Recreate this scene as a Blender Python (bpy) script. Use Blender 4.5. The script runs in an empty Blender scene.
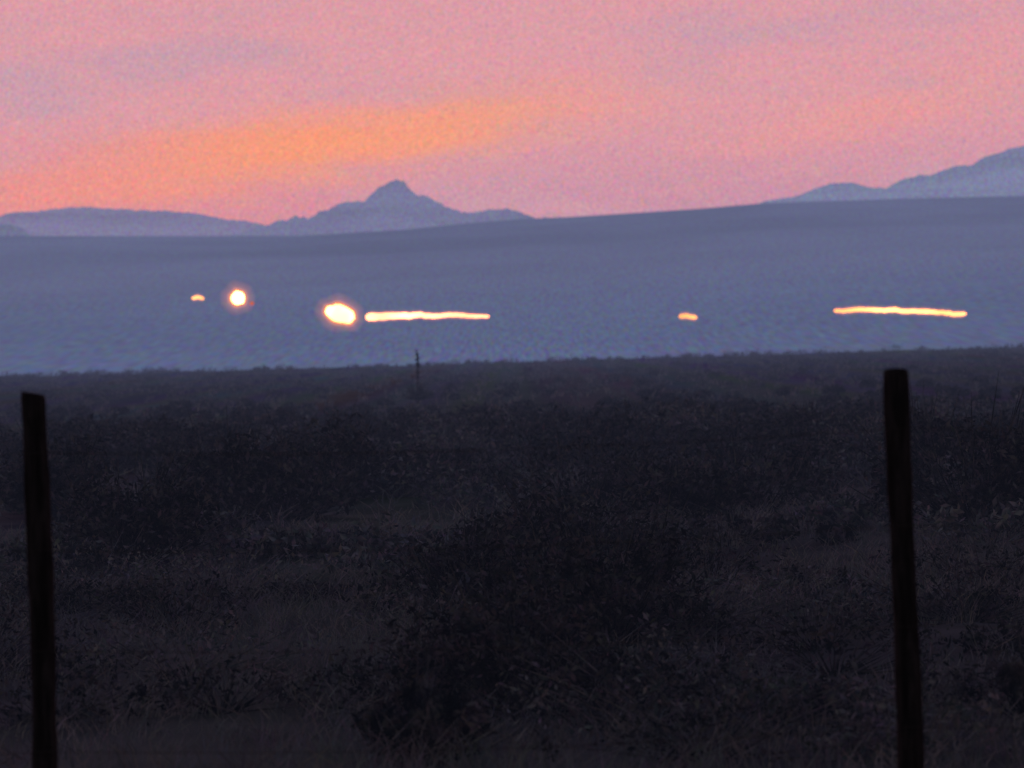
import bpy, math, numpy as np
from mathutils import Matrix, Vector
rng = np.random.default_rng(7)
scene = bpy.context.scene
F = 2844.4
EYE = 1.55
# ---------------------------------------------------------------- camera
cam_d = bpy.data.cameras.new("camera"); cam = bpy.data.objects.new("camera", cam_d)
scene.collection.objects.link(cam); scene.camera = cam
cam_d.lens = 100; cam_d.sensor_width = 36; cam_d.clip_start = 0.1; cam_d.clip_end = 90000
R = Matrix.Rotation(math.radians(90-0.786),3,'X') @ Matrix.Rotation(math.radians(-1.65),3,'Z')
cam.matrix_world = Matrix.Translation((0,0,EYE)) @ R.to_4x4()
cam_d.dof.use_dof = True; cam_d.dof.focus_distance = 18.5; cam_d.dof.aperture_fstop = 3.9
scene.view_settings.view_transform='Standard'; scene.view_settings.look='None'; scene.view_settings.exposure=0

def pixel_ray(x,y):
    """bearing and rise tangents of the camera ray through an image pixel, per unit of forward distance"""
    d = R @ Vector((x-512, -(y-384), -F)); return d.x/d.y, d.z/d.y
def ground_xy(x,y,z=0):
    b,e = pixel_ray(x,y); yy = (z-EYE)/e; return b*yy, yy

# ---------------------------------------------------------------- nodes helpers
class NT:
    def __init__(s,nt): s.nt=nt; s.L=nt.links; nt.nodes.clear()
    def n(s,t,**k):
        nd=s.nt.nodes.new(t)
        for a,b in k.items(): setattr(nd,a,b)
        return nd
    def set(s,inp,v):
        if isinstance(v,bpy.types.NodeSocket): s.L.new(v,inp)
        else: inp.default_value=v
    def m(s,op,a,b=None,c=None,clamp=False):
        nd=s.n('ShaderNodeMath',operation=op,use_clamp=clamp); s.set(nd.inputs[0],a)
        if b is not None: s.set(nd.inputs[1],b)
        if c is not None: s.set(nd.inputs[2],c)
        return nd.outputs[0]
    def ss(s,v,a,b,o0=0.,o1=1.):
        nd=s.n('ShaderNodeMapRange',interpolation_type='SMOOTHSTEP'); s.set(nd.inputs[0],v)
        nd.inputs[1].default_value=a; nd.inputs[2].default_value=b; nd.inputs[3].default_value=o0; nd.inputs[4].default_value=o1
        return nd.outputs[0]
    def mix(s,f,a,b,bt='MIX'):
        nd=s.n('ShaderNodeMix',data_type='RGBA',blend_type=bt); s.set(nd.inputs[0],f)
        s.set(nd.inputs[6],a if not isinstance(a,tuple) else (*a,1)); s.set(nd.inputs[7],b if not isinstance(b,tuple) else (*b,1))
        return nd.outputs[2]
    def noise(s,vec,scale,detail=2,rough=.5,dist=0.):
        nd=s.n('ShaderNodeTexNoise'); s.L.new(vec,nd.inputs['Vector']); nd.inputs['Scale'].default_value=scale
        nd.inputs['Detail'].default_value=detail; nd.inputs['Roughness'].default_value=rough; nd.inputs['Distortion'].default_value=dist
        return nd
    def mapping(s,vec,scale=(1,1,1),loc=(0,0,0),rot=(0,0,0)):
        nd=s.n('ShaderNodeMapping'); s.L.new(vec,nd.inputs[0]); nd.inputs[1].default_value=loc; nd.inputs[2].default_value=rot; nd.inputs[3].default_value=scale
        return nd.outputs[0]

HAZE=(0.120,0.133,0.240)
def material(name, cols, nscale, haze=HAZE, L=1500., grain=0.0, rough=.95, bump=0.0, gscale=.25, detail=1, chroma=0.):
    """diffuse earth/plant material with aerial perspective painted in as emission, growing with distance"""
    mt=bpy.data.materials.new(name); mt.use_nodes=True; T=NT(mt.node_tree)
    out=T.n('ShaderNodeOutputMaterial'); geo=T.n('ShaderNodeNewGeometry'); pos=geo.outputs['Position']
    nz=T.noise(pos,nscale,detail,.6)
    col=T.mix(T.ss(nz.outputs[0],.35,.65),cols[0],cols[1])
    if len(cols)>2:
        nz2=T.noise(pos,nscale*.13,1,.6); col=T.mix(T.ss(nz2.outputs[0],.45,.65),col,cols[2])
    if chroma:
        cv=T.n('ShaderNodeVectorMath',operation='MULTIPLY_ADD'); T.L.new(nz.outputs['Color'],cv.inputs[0])
        cv.inputs[1].default_value=(chroma*2,)*3; cv.inputs[2].default_value=(1-chroma,)*3
        col=T.mix(1.,col,cv.outputs[0],'MULTIPLY')
    bs=T.n('ShaderNodeBsdfDiffuse'); T.L.new(col,bs.inputs['Color']); bs.inputs['Roughness'].default_value=0
    if bump:
        bp=T.n('ShaderNodeBump'); bp.inputs['Strength'].default_value=bump; T.L.new(nz.outputs[0],bp.inputs['Height']); T.L.new(bp.outputs[0],bs.inputs['Normal'])
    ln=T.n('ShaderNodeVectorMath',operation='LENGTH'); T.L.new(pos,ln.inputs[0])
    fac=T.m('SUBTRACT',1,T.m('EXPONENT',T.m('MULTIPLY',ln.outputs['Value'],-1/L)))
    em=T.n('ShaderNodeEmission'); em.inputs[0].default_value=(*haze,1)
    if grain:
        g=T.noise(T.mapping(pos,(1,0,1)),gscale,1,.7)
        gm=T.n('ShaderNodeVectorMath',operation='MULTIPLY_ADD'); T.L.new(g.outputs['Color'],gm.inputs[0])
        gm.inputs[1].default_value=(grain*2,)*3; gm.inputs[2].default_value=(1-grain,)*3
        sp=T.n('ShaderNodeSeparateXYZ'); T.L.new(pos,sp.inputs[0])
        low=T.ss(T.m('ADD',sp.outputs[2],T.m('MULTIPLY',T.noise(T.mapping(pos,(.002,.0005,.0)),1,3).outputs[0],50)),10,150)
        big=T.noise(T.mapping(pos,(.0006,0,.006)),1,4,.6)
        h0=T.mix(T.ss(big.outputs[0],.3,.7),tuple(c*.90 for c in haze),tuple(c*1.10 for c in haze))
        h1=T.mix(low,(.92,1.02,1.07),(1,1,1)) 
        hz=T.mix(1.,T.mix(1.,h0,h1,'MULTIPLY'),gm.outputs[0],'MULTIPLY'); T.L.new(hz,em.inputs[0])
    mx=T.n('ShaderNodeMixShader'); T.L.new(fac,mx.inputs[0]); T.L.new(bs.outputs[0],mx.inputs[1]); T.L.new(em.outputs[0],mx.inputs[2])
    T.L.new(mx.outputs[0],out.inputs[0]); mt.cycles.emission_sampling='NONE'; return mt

def mesh_obj(name, V, faces, mat, smooth=False, parent=None):
    me=bpy.data.meshes.new(name); V=np.asarray(V,dtype=np.float32); faces=np.asarray(faces,dtype=np.int32); k=faces.shape[1]
    me.vertices.add(len(V)); me.vertices.foreach_set('co',V.ravel())
    me.loops.add(faces.size); me.loops.foreach_set('vertex_index',faces.ravel())
    me.polygons.add(len(faces)); me.polygons.foreach_set('loop_start',np.arange(0,faces.size,k,dtype=np.int32))
    me.update(calc_edges=True); me.validate()
    if smooth: me.polygons.foreach_set('use_smooth',np.ones(len(me.polygons),dtype=bool))
    me.materials.append(mat); ob=bpy.data.objects.new(name,me); scene.collection.objects.link(ob)
    if parent: ob.parent=parent
    return ob

# ---------------------------------------------------------------- terrain
def table(pts):
    s=np.array([pixel_ray(x,y) for x,y in pts]); return s[:,0],s[:,1]
mb,me_=table([(-900,262),(-300,246),(0,238),(150,237),(300,236),(400,230),(460,224),(520,219),(570,217),(620,214),(700,209),(760,204),(820,202),(900,200),(960,199),(1024,198),(1300,196),(2000,200)])
def sines(x,y,scale,seed,n=7):
    r=np.random.default_rng(seed); o=np.zeros_like(x)
    for i in range(n):
        a=r.uniform(0,2*np.pi); k=(1.6**i)/scale; o+=np.sin((x*np.cos(a)+y*np.sin(a))*k*2*np.pi+r.uniform(0,6.28))/(1.5**i)
    return o/2
def height(x,y):
    x=np.asarray(x,float); y=np.asarray(y,float); r=np.hypot(x,y)
    front=np.clip((y/np.maximum(r,1e-6)-.3)/.4,0,1); b=x/np.maximum(y,.35*r+1e-6)
    near=0.05*sines(x,y,9,1)*np.clip((r-3)/10,0,1)+.12*sines(x,y,60,2)*np.clip((r-40)/150,0,1)
    drop=-7.5*np.clip((r-255)/900,0,1)
    crest=EYE+np.interp(b,mb,me_)*9000
    t=np.clip((r-1900)/(9000-1900),0,1)
    z=near*np.clip(1-(r-280)/300,0,1)+drop
    rise=(crest+7.5)*(t**1.15)*(0.25+.75*front)
    back=1-np.clip((r-9100)/5000,0,1)**1.5
    z=z+rise*back+ sines(x,y,2600,3,4)*10*np.clip((r-2400)/1500,0,1)*np.clip((8800-r)/1500,0,1)
    return z
ang=np.concatenate([np.linspace(-180,-30,51)[:-1],np.linspace(-30,30,601),np.linspace(30,180,51)[1:]])*math.pi/180
rad=np.concatenate([[0.3],np.geomspace(1,9000,300),np.linspace(9050,14500,40),np.geomspace(15500,60000,10)])
A,RR=np.meshgrid(ang,rad); X=RR*np.sin(A); Y=RR*np.cos(A); Z=height(X,Y)
na=len(ang); nr=len(rad)
i,j=np.meshgrid(np.arange(nr-1),np.arange(na-1),indexing='ij'); q=(i*na+j).ravel()
faces=np.stack([q,q+1,q+na+1,q+na],1)[:, ::-1]
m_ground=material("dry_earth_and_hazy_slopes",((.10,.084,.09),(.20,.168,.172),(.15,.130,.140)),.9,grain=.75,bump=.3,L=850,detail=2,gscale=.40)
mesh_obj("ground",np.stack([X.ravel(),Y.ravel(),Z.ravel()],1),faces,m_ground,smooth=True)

def range_mesh(name,pts,dist,depth,mat,seed,rough=.004):
    b,e=table(pts); n=900; bb=np.linspace(b[0],b[-1],n); crest=np.interp(bb,b,e)*dist
    r=np.random.default_rng(seed)
    jag=np.zeros(n)
    for o in range(7):
        m=int(14*1.9**o)
        if m>n: break
        jag+=np.interp(np.linspace(0,1,n),np.linspace(0,1,m),r.normal(0,1,m))/(1.6**o)
    base=-60.
    rows=[];ts=np.linspace(-1,1,41)
    for t in ts:
        w=(1-abs(t))**.8
        yy=dist+t*depth; xx=bb*yy
        gul=sines(xx,np.full(n,yy),dist*.05,seed+5)*dist*.0012*(1-w)*w*4
        z=base+(crest+EYE-base+jag*dist*.0007)*w+gul
        rows.append(np.stack([xx,np.full(n,yy),z],1))
    V=np.concatenate(rows); i,j=np.meshgrid(np.arange(len(ts)-1),np.arange(n-1),indexing='ij'); q=(i*n+j).ravel()
    mesh_obj(name,V,np.stack([q,q+1,q+n+1,q+n],1),mat,smooth=True)
rock=((.12,.11,.10),(.2,.18,.16))
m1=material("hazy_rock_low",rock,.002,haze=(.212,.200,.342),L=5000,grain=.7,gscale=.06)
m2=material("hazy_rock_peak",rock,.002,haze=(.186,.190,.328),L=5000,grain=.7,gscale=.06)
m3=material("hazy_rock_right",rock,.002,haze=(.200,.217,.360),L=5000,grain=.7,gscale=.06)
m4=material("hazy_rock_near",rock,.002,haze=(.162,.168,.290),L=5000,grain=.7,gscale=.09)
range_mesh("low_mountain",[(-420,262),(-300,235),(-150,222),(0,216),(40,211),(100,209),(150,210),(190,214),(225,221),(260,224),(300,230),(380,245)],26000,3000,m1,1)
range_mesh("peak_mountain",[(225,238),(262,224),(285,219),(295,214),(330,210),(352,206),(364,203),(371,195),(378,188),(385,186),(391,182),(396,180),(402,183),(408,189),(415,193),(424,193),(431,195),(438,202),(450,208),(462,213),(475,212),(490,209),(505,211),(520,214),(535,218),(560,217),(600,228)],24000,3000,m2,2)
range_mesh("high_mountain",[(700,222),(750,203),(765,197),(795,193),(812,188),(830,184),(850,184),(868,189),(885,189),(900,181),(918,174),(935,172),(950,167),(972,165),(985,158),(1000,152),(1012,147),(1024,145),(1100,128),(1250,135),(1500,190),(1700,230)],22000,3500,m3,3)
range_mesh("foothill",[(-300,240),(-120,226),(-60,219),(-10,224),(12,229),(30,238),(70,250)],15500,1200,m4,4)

# ---------------------------------------------------------------- vegetation
def leaves(cent, size, r):
    n=len(cent); a=r.normal(size=(n,3)); a/=np.linalg.norm(a,axis=1)[:,None]; b=r.normal(size=(n,3)); b-= (b*a).sum(1)[:,None]*a; b/=np.linalg.norm(b,axis=1)[:,None]
    s=(size*r.uniform(.5,1.4,n))[:,None]
    return np.stack([cent-a*s, cent+b*s*.4, cent+a*s, cent-b*s*.4],1)
def twigs(base,tips,w):
    d=tips-base; s=np.cross(d,np.array([.3,1,.2])); s/=np.linalg.norm(s,axis=1)[:,None]+1e-9
    return np.stack([base-s*w,base+s*w,tips+s*w*.25,tips-s*w*.25],1)
def bush(x,y,w,h,leaf,nleaf,r):
    z0=float(height(np.array([x]),np.array([y]))[0]); out=[]
    nl=max(6,int(9*w/h)); lc=np.stack([r.uniform(-.42,.42,nl)*w, r.uniform(-.4,.4,nl)*w, r.uniform(.25,.72,nl)*h],1)
    lr=r.uniform(.16,.3,nl)*min(w,h*1.3)
    lc[:,2]=np.minimum(lc[:,2]*(1-.5*(np.abs(lc[:,0])/(.5*w))**2),h-lr*.8)
    k=r.integers(0,nl,nleaf); d=r.normal(size=(nleaf,3)); d/=np.linalg.norm(d,axis=1)[:,None]
    rr=r.uniform(.25,1.4,nleaf)**.8
    c=lc[k]+d*(lr[k]*rr)[:,None]*np.array([1,1,.75]); c[:,2]=np.abs(c[:,2])
    o=np.array([x,y,z0]); out.append(leaves(c+o,leaf,r))
    nt=30+int(nleaf*.04); tip=lc[r.integers(0,nl,nt)]+r.normal(size=(nt,3))*lr.mean()*.9; tip[:,2]=np.clip(np.abs(tip[:,2])*1.1,.05,h*1.2)
    bs=np.stack([tip[:,0]*.2,tip[:,1]*.2,np.zeros(nt)],1)
    mid=(bs+tip)/2+r.normal(size=(nt,3))*.05*h
    out.append(twigs(bs+o,mid+o,.008*h+.002)); out.append(twigs(mid+o,tip+o,.005*h+.001))
    return np.concatenate(out)
def quads_obj(name,Q,mat):
    V=Q.reshape(-1,3); return mesh_obj(name,V,np.arange(len(V)).reshape(-1,4),mat)
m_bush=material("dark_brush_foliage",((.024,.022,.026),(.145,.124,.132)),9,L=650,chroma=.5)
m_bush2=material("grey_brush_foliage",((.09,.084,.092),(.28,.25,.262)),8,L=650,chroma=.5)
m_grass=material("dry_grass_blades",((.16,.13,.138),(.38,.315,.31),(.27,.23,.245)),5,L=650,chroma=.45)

big=[(130,565,170,110),(70,520,120,85),(235,520,150,95),(520,705,240,140),(610,640,200,130),(455,610,180,100),(570,560,210,95),
     (980,535,170,145),(930,500,110,100),(420,765,110,100),(1035,720,70,140),(330,500,150,85),(690,520,140,70)]
for k,(px,py,w,h) in enumerate(big):
    x,y=ground_xy(px,py); s=y/F
    quads_obj("mesquite_bush",bush(x,y,w*s,h*s,.022*max(1,y/14),4200,rng),m_bush)
Qs=[];Qg=[]
def clump_mask(x,y): return sines(np.array([x]),np.array([y]),16,11)[0]
for k in range(1150):
    y=rng.uniform(10.5,85); t=rng.uniform(-.27,.27); x=t*y
    p=.75 if y>27 else .55
    if y>70: p=.35
    if clump_mask(x,y)<-.15: p*=.4
    if rng.random()>p: continue
    h=rng.uniform(.3,.95); h=min(h,max(.22,(1.5-.0195*y)*rng.uniform(.75,1.12))); 
    w=h*rng.uniform(1.1,2.6)
    if y<24: h*=.42; w*=.9
    (Qs if rng.random()<(.5 if y<24 else .65) else Qg).append(bush(x,y,w,h,.04*max(1,y/28) if y>20 else .02,int(600 if y<45 else 300),rng))
for k in range(900):
    y=85+170*rng.random()**1.0; x=rng.uniform(-.27,.27)*y
    h=rng.uniform(.14,.36); w=h*rng.uniform(1.5,4)
    if y>170 and rng.random()<.3: h=rng.uniform(.4,.75); w=h*rng.uniform(1.5,3.5)
    (Qs if rng.random()<.35 else Qg).append(bush(x,y,w,h,.09,60,rng))
quads_obj("desert_scrub",np.concatenate(Qs),m_bush); quads_obj("desert_scrub.001",np.concatenate(Qg),m_bush2)
def grass(n,y0,y1,hmin,hmax,w,blades):
    y=np.sqrt(rng.uniform(y0**2,y1**2,n)); x=rng.uniform(-.27,.27,n)*y
    keep=rng.random(n)<np.clip(.55+.9*sines(x,y,7,21),.08,1); x=x[keep]; y=y[keep]; n=len(x)
    z=height(x,y); x=np.repeat(x,blades); y=np.repeat(y,blades); z=np.repeat(z,blades); H=np.repeat(rng.uniform(hmin,hmax,n),blades)
    N=len(x); b=np.stack([x+rng.normal(0,.07,N),y+rng.normal(0,.07,N),z-.01],1)
    H*=rng.uniform(.4,1.1,N); lean=rng.normal(0,.5,(N,2))
    mid=b+np.stack([lean[:,0]*H*.35,lean[:,1]*H*.35,H*.6],1); tip=b+np.stack([lean[:,0]*H*1.1,lean[:,1]*H*1.1,H],1)
    return np.concatenate([twigs(b,mid,w),twigs(mid,tip,w*.7)])
G=np.concatenate([grass(9000,6,24,.05,.21,.003,11),grass(8000,24,60,.08,.26,.008,6),grass(6000,60,240,.12,.3,.03,4)])
quads_obj("dry_grass",G,m_grass)

# yucca with dry flower stalk
x,y=ground_xy(418,404); z0=float(height(np.array([x]),np.array([y]))[0]); r=rng
o=np.array([x,y,z0]); n=70
d=r.normal(size=(n,3)); d[:,2]=np.abs(d[:,2])+.25; d/=np.linalg.norm(d,axis=1)[:,None]
Q=[twigs(np.repeat([o+[0,0,.1]],n,0),o+[0,0,.1]+d*.5,.02)]
segs=np.linspace(0,1.42,9); sx=np.cumsum(r.normal(0,.012,9))
P=np.stack([sx,np.zeros(9),segs],1)+o
Q.append(twigs(P[:-1],P[1:],.045)); Q.append(twigs(P[:-1]+[0,.01,0],P[1:]+[0,.01,0],.04))
c=np.repeat(P[5:],12,0)+r.normal(0,.04,(48,3)); Q.append(leaves(c,.05,r))
quads_obj("yucca_plant",np.concatenate(Q),m_bush)

# ---------------------------------------------------------------- fence
mw=bpy.data.materials.new("weathered_wood"); mw.use_nodes=True; T=NT(mw.node_tree)
out=T.n('ShaderNodeOutputMaterial'); tc=T.n('ShaderNodeTexCoord')
g=T.noise(T.mapping(tc.outputs['Object'],(60,60,4)),1,6,.7,1.); bl=T.noise(tc.outputs['Object'],9,3)
col=T.mix(T.ss(g.outputs[0],.35,.65),(.014,.012,.013),(.06,.047,.05)); col=T.mix(T.ss(bl.outputs[0],.5,.75),col,(.022,.02,.022))
bs=T.n('ShaderNodeBsdfPrincipled'); T.L.new(col,bs.inputs[0]); bs.inputs['Roughness'].default_value=.95; bs.inputs['Specular IOR Level'].default_value=.1
bp=T.n('ShaderNodeBump'); bp.inputs['Strength'].default_value=.7; bp.inputs['Distance'].default_value=.01; T.L.new(g.outputs[0],bp.inputs['Height']); T.L.new(bp.outputs[0],bs.inputs['Normal'])
T.L.new(bs.outputs[0],out.inputs[0])
mwire=bpy.data.materials.new("rusty_wire"); mwire.use_nodes=True; T=NT(mwire.node_tree); out=T.n('ShaderNodeOutputMaterial'); tc=T.n('ShaderNodeTexCoord')
nz=T.noise(tc.outputs['Object'],30); bs=T.n('ShaderNodeBsdfPrincipled'); T.L.new(T.mix(nz.outputs[0],(.03,.022,.02),(.07,.05,.045)),bs.inputs[0]); bs.inputs['Roughness'].default_value=.8
T.L.new(bs.outputs[0],out.inputs[0])
WZ=[.38,.68,.98,1.27]
def post(px,py,yy,rad0,lean,seed):
    b,e=pixel_ray(px,py); X0=b*yy; top=EYE+e*yy; r=np.random.default_rng(seed)
    nz_=46; ns=20; V=[];zs=np.concatenate([np.linspace(-.3,top-.02,nz_-2),[top-.006,top]])
    ph=r.uniform(0,6,4); th=np.linspace(0,2*np.pi,ns,endpoint=False)
    for i,z in enumerate(zs):
        rr=rad0*(1.06-.05*z/top)*(1+.05*np.sin(3*th+ph[0])+.035*np.sin(5*th+ph[1]+z*1.2)+r.normal(0,.02,ns)+.05*np.sin(z*7+ph[2])+.03*np.sin(z*23+ph[1]))
        if i>=nz_-2: rr=rr*(.96 if i==nz_-2 else .88)
        cx=lean*(z-top)+.006*np.sin(z*3+ph[3]); tilt=(.006*np.cos(th+ph[0]) if i>=nz_-2 else 0)
        V.append(np.stack([cx+rr*np.cos(th),rr*np.sin(th),np.full(ns,z)+tilt],1))
    V=np.concatenate(V).tolist(); V.append([.004,0,top-.004])
    me=bpy.data.meshes.new("fence_post"); fs=[]
    for i in range(nz_-1):
        for j in range(ns): a=i*ns+j;b2=i*ns+(j+1)%ns; fs.append((a,b2,b2+ns,a+ns))
    t0=(nz_-1)*ns
    for j in range(ns): fs.append((t0+j,t0+(j+1)%ns,len(V)-1))
    me.from_pydata(V,[],fs); me.update(); me.materials.append(mw)
    for p in me.polygons: p.use_smooth=True
    ob=bpy.data.objects.new("fence_post",me); ob.location=(X0,yy,0); scene.collection.objects.link(ob)
    return X0,top,lean
p1=post(34,393,8.5,.0365,.004,1); p2=post(897,370,8.5,.0365,-.001,2)
sp=p2[0]-p1[0]
for kx,sd in ((p1[0]-sp,3),(p2[0]+sp,4)):
    px=512+kx/8.5*F; post(px, 341-(px-512)*.0288+36,8.5,.037,.01,sd)
wV=[];wF=[]
def tube(P,r,ns=5):
    P=np.asarray(P); base=len(wV)
    th=np.linspace(0,2*np.pi,ns,endpoint=False)
    for p in P:
        for a in th: wV.append([p[0],p[1]+r*math.cos(a),p[2]+r*math.sin(a)])
    for i in range(len(P)-1):
        for j in range(ns): a=base+i*ns+j;b=base+i*ns+(j+1)%ns; wF.append((a,b,b+ns,a+ns))
for z in WZ:
    xs=np.linspace(p1[0]-sp,p2[0]+sp,120); ph=((xs-p1[0])/sp)%1
    tube(np.stack([xs,np.full_like(xs,8.5-.042),z-.03*4*ph*(1-ph)],1),.0011)
    for bx in np.arange(xs[0]+.06,xs[-1],.13):
        ph1=((bx-p1[0])/sp)%1; zz=z-.03*4*ph1*(1-ph1)
        tube([[bx-.006,8.458,zz-.014],[bx,8.458,zz],[bx+.006,8.458,zz+.014]],.0009,4)
mesh_obj("barbed_wire",wV,wF,mwire)

# ---------------------------------------------------------------- distant headlights on the highway
def lamp_mat(name,col,st,clear=False):
    mt=bpy.data.materials.new(name); mt.use_nodes=True; T=NT(mt.node_tree); out=T.n('ShaderNodeOutputMaterial')
    em=T.n('ShaderNodeEmission'); em.inputs[0].default_value=(*col,1); mt.cycles.emission_sampling='NONE'
    if clear:   # see-through glowing shell, added to imitate the halo around a light
        em.inputs[1].default_value=st; tr=T.n('ShaderNodeBsdfTransparent'); ad=T.n('ShaderNodeAddShader')
        T.L.new(em.outputs[0],ad.inputs[0]); T.L.new(tr.outputs[0],ad.inputs[1]); T.L.new(ad.outputs[0],out.inputs[0]); return mt
    geo=T.n('ShaderNodeNewGeometry'); nz=T.noise(T.mapping(geo.outputs['Position'],(1,0,1)),.03,2)
    T.set(em.inputs[1],T.m('MULTIPLY',T.ss(nz.outputs[0],.3,.7,.6,1.3),st))
    T.L.new(em.outputs[0],out.inputs[0])
    return mt
ml_hot=lamp_mat("headlight_glare",(1,.38,.16),8); ml=lamp_mat("headlight_streak",(1,.29,.13),6); ml2=lamp_mat("headlight_streak_far",(1,.32,.10),4.4); ml_dim=lamp_mat("headlight_faint",(1,.36,.11),2.4); ml_red=lamp_mat("tail_light_glow",(1,.16,.06),.8)
glow1=lamp_mat("halo_glow_inner",(1,.26,.04),.2,True); glow2=lamp_mat("halo_glow_outer",(1,.24,.05),.034,True)
def on_slope(px,py):
    b,e=pixel_ray(px,py)
    ys=np.linspace(1900,8500,3000); g=height(b*ys,ys)-(EYE+e*ys); k=np.argmax(g>0); yy=ys[k] if g.max()>0 else 4000
    yy*=.82
    return b*yy,yy,EYE+e*yy
def light_blob(px,py,rxp,rzp,tilt,mat,glow=True,name="vehicle_headlight"):
    x,y,z=on_slope(px,py); s=y/F
    e=bpy.data.objects.new(name,None); scene.collection.objects.link(e)
    def shell(nm,a,c,m):
        bpy.ops.mesh.primitive_uv_sphere_add(segments=40,ring_count=20,location=(x,y,z)); o=bpy.context.object; o.name=nm; o.scale=(a*s,a*s*.7,c*s); o.rotation_euler=(0,tilt,0)
        for v in o.data.vertices: v.co*=1+.04*math.sin(5*v.co.x+3*v.co.z)+.03*math.sin(9*v.co.z+2*v.co.x)
        bpy.ops.object.shade_smooth(); o.data.materials.append(m); o.parent=e
    shell("lit_beam",rxp,rzp,mat)
    if glow:
        for k,(d,m) in enumerate(((1.6,glow1),(3.2,glow1),(5.,glow2),(7.5,glow2),(10.5,glow2))): shell("halo_shell_%d"%k,rxp+d,rzp+d,m)  # nested emissive shells stand in for the bloom
light_blob(238,298,6.6,6.5,0,ml_hot)
light_blob(340.5,314,14.8,8.5,.32,ml_hot)
light_blob(252,303.5,2.2,1.6,0,ml_red,False,"vehicle_tail_light")
def trail(pts,ws,mat,seed):
    r=np.random.default_rng(seed); x0,y0,z0=on_slope(*pts[len(pts)//2]); s=y0/F
    n=max(10,int((pts[-1][0]-pts[0][0])/2.2)); px=np.linspace(pts[0][0],pts[-1][0],n)
    py=np.interp(px,[p[0] for p in pts],[p[1] for p in pts])+np.convolve(r.normal(0,1.1,n+4),np.ones(5)/3.2,'valid')*.65
    w=np.interp(px,[p[0] for p in pts],ws)*r.uniform(.85,1.15,n); w=np.convolve(np.pad(w,1,mode='edge'),[.25,.5,.25],'valid'); w[0]*=.45;w[-1]*=.4
    e=bpy.data.objects.new("headlight_trail",None); scene.collection.objects.link(e)
    for nm,add,m in (("streak",0,mat),("halo_shell_0",1.5,glow1),("halo_shell_1",3.,glow2)):  # outer two tubes are added glow imitating the streak's halo
        V=[];Fc=[];ns=10;th=np.linspace(0,2*np.pi,ns,endpoint=False)
        for a,b,ww in zip(px,py,w):
            bb,ee=pixel_ray(a,b); ww=ww+add*min(1,ww/1.5)
            for t in th: V.append([bb*y0,y0+ww*s*math.cos(t),EYE+ee*y0+ww*s*math.sin(t)])
        for i in range(n-1):
            for j in range(ns): a=i*ns+j;b=i*ns+(j+1)%ns; Fc.append((a,b,b+ns,a+ns))
        mesh_obj(nm,V,Fc,m,smooth=True,parent=e)
trail([(366,317),(390,316),(430,315.5),(460,315.5),(489,316.5)],[3.6,2.9,2.1,1.6,1.2],ml,1)
trail([(834,311),(860,309.5),(900,310.5),(935,312),(966,314)],[1.4,1.7,1.9,1.8,1.7],ml2,2)
trail([(679,317),(688,316.5),(697,317)],[1.6,1.9,1.6],ml_dim,3)
trail([(192,298.2),(198,297.7),(204,298.2)],[1.1,1.4,1.1],ml_dim,4)

# ---------------------------------------------------------------- sky
w=bpy.data.worlds.new("World"); scene.world=w; w.use_nodes=True; T=NT(w.node_tree)
out=T.n('ShaderNodeOutputWorld'); tc=T.n('ShaderNodeTexCoord'); D=tc.outputs['Generated']
sky=T.n('ShaderNodeTexSky',sky_type='NISHITA'); sky.sun_disc=False; sky.sun_elevation=math.radians(1.0); sky.sun_rotation=math.radians(-8)
sep=T.n('ShaderNodeSeparateXYZ'); T.L.new(D,sep.inputs[0]); x,y,z=sep.outputs
n1=T.noise(T.mapping(D,(9,3,38),rot=(0,-.10,0)),1,3,.55).outputs[0]
n2=T.noise(T.mapping(D,(14,4,90),loc=(3,1,2),rot=(0,-.12,0)),1,3,.6,.3).outputs[0]
zz=T.m('MULTIPLY_ADD',T.m('SUBTRACT',n1,.5),.03,z)
base=T.mix(T.ss(zz,.035,.085),(.57,.285,.39),(.715,.335,.385))
left=T.m('MULTIPLY',T.ss(x,.02,-.12),T.ss(z,.085,.045)); base=T.mix(T.m('MULTIPLY',left,.75),base,(.75,.27,.31))
base=T.mix(T.m('MULTIPLY',T.ss(n1,.46,.66),.85),base,(.585,.335,.42))
base=T.mix(T.m('MULTIPLY',T.ss(n2,.5,.7),.35),base,(.78,.34,.37))
def blob(x0,z0,sx,sz,tilt):
    dx=T.m('SUBTRACT',x,x0); dz=T.m('SUBTRACT',z,z0)
    u=T.m('DIVIDE',dx,sx); v=T.m('DIVIDE',T.m('SUBTRACT',dz,T.m('MULTIPLY',dx,tilt)),sz)
    v=T.m('ADD',v,T.m('MULTIPLY',T.m('SUBTRACT',n2,.5),2.2))
    return T.m('EXPONENT',T.m('MULTIPLY',T.m('ADD',T.m('MULTIPLY',u,u),T.m('MULTIPLY',v,v)),-1))
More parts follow.
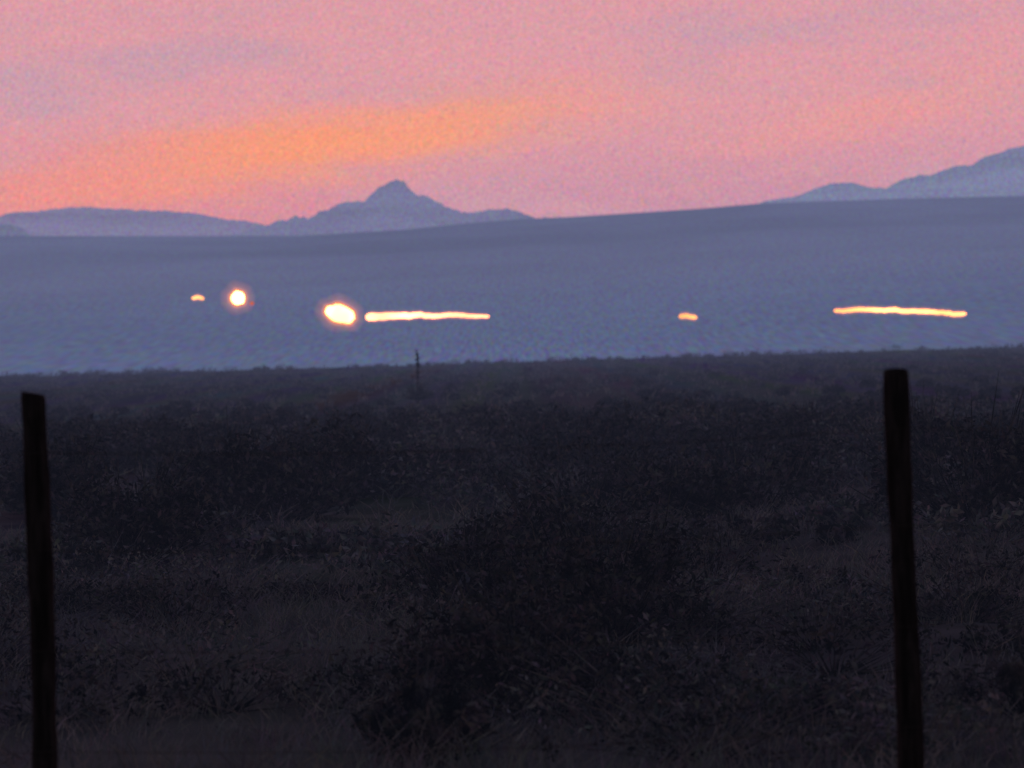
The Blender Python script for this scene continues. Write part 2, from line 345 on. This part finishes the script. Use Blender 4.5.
def sky_pt(a,b):
    p=pixel_ray(a,b); l=math.sqrt(1+p[0]**2+p[1]**2); return p[0]/l,p[1]/l
c1=sky_pt(300,148); c2=sky_pt(60,182); c3=sky_pt(880,112); c4=sky_pt(460,122)
base=T.mix(T.m('MULTIPLY',blob(*c1,.078,.012,.12),.92,clamp=True),base,(.96,.335,.18))
base=T.mix(T.m('MULTIPLY',blob(*c4,.045,.008,.08),.55,clamp=True),base,(.95,.35,.20))
base=T.mix(T.m('MULTIPLY',blob(*c2,.06,.009,.10),.55,clamp=True),base,(.88,.29,.25))
base=T.mix(T.m('MULTIPLY',blob(*c3,.06,.009,.17),.5,clamp=True),base,(.86,.33,.30))
gr=T.noise(D,1500,0,.7)
gm=T.n('ShaderNodeVectorMath',operation='MULTIPLY_ADD'); T.L.new(gr.outputs['Color'],gm.inputs[0]); gm.inputs[1].default_value=(.8,.8,.8); gm.inputs[2].default_value=(.60,.60,.60)
base=T.mix(1.,base,gm.outputs[0],'MULTIPLY')
bgc=T.n('ShaderNodeBackground'); T.L.new(base,bgc.inputs[0]); bgc.inputs[1].default_value=1.0
bgs=T.n('ShaderNodeBackground'); T.L.new(T.mix(1.,sky.outputs[0],(.97,.90,1.17),'MULTIPLY'),bgs.inputs[0]); bgs.inputs[1].default_value=.15
mk=T.m('MULTIPLY',T.ss(z,.50,.16),T.ss(y,-.1,.7))
mx=T.n('ShaderNodeMixShader'); T.L.new(mk,mx.inputs[0]); T.L.new(bgs.outputs[0],mx.inputs[1]); T.L.new(bgc.outputs[0],mx.inputs[2]); T.L.new(mx.outputs[0],out.inputs[0])
# last glow of the sun just over the horizon behind the hills
sd=bpy.data.lights.new("sun",'SUN'); sd.energy=.04; sd.angle=math.radians(10); sd.color=(1,.6,.5); so=bpy.data.objects.new("sun",sd); scene.collection.objects.link(so)
el=math.radians(4); az=math.radians(-8); v=-Vector((math.sin(az)*math.cos(el),math.cos(az)*math.cos(el),math.sin(el))); so.rotation_euler=v.to_track_quat('-Z','Y').to_euler()
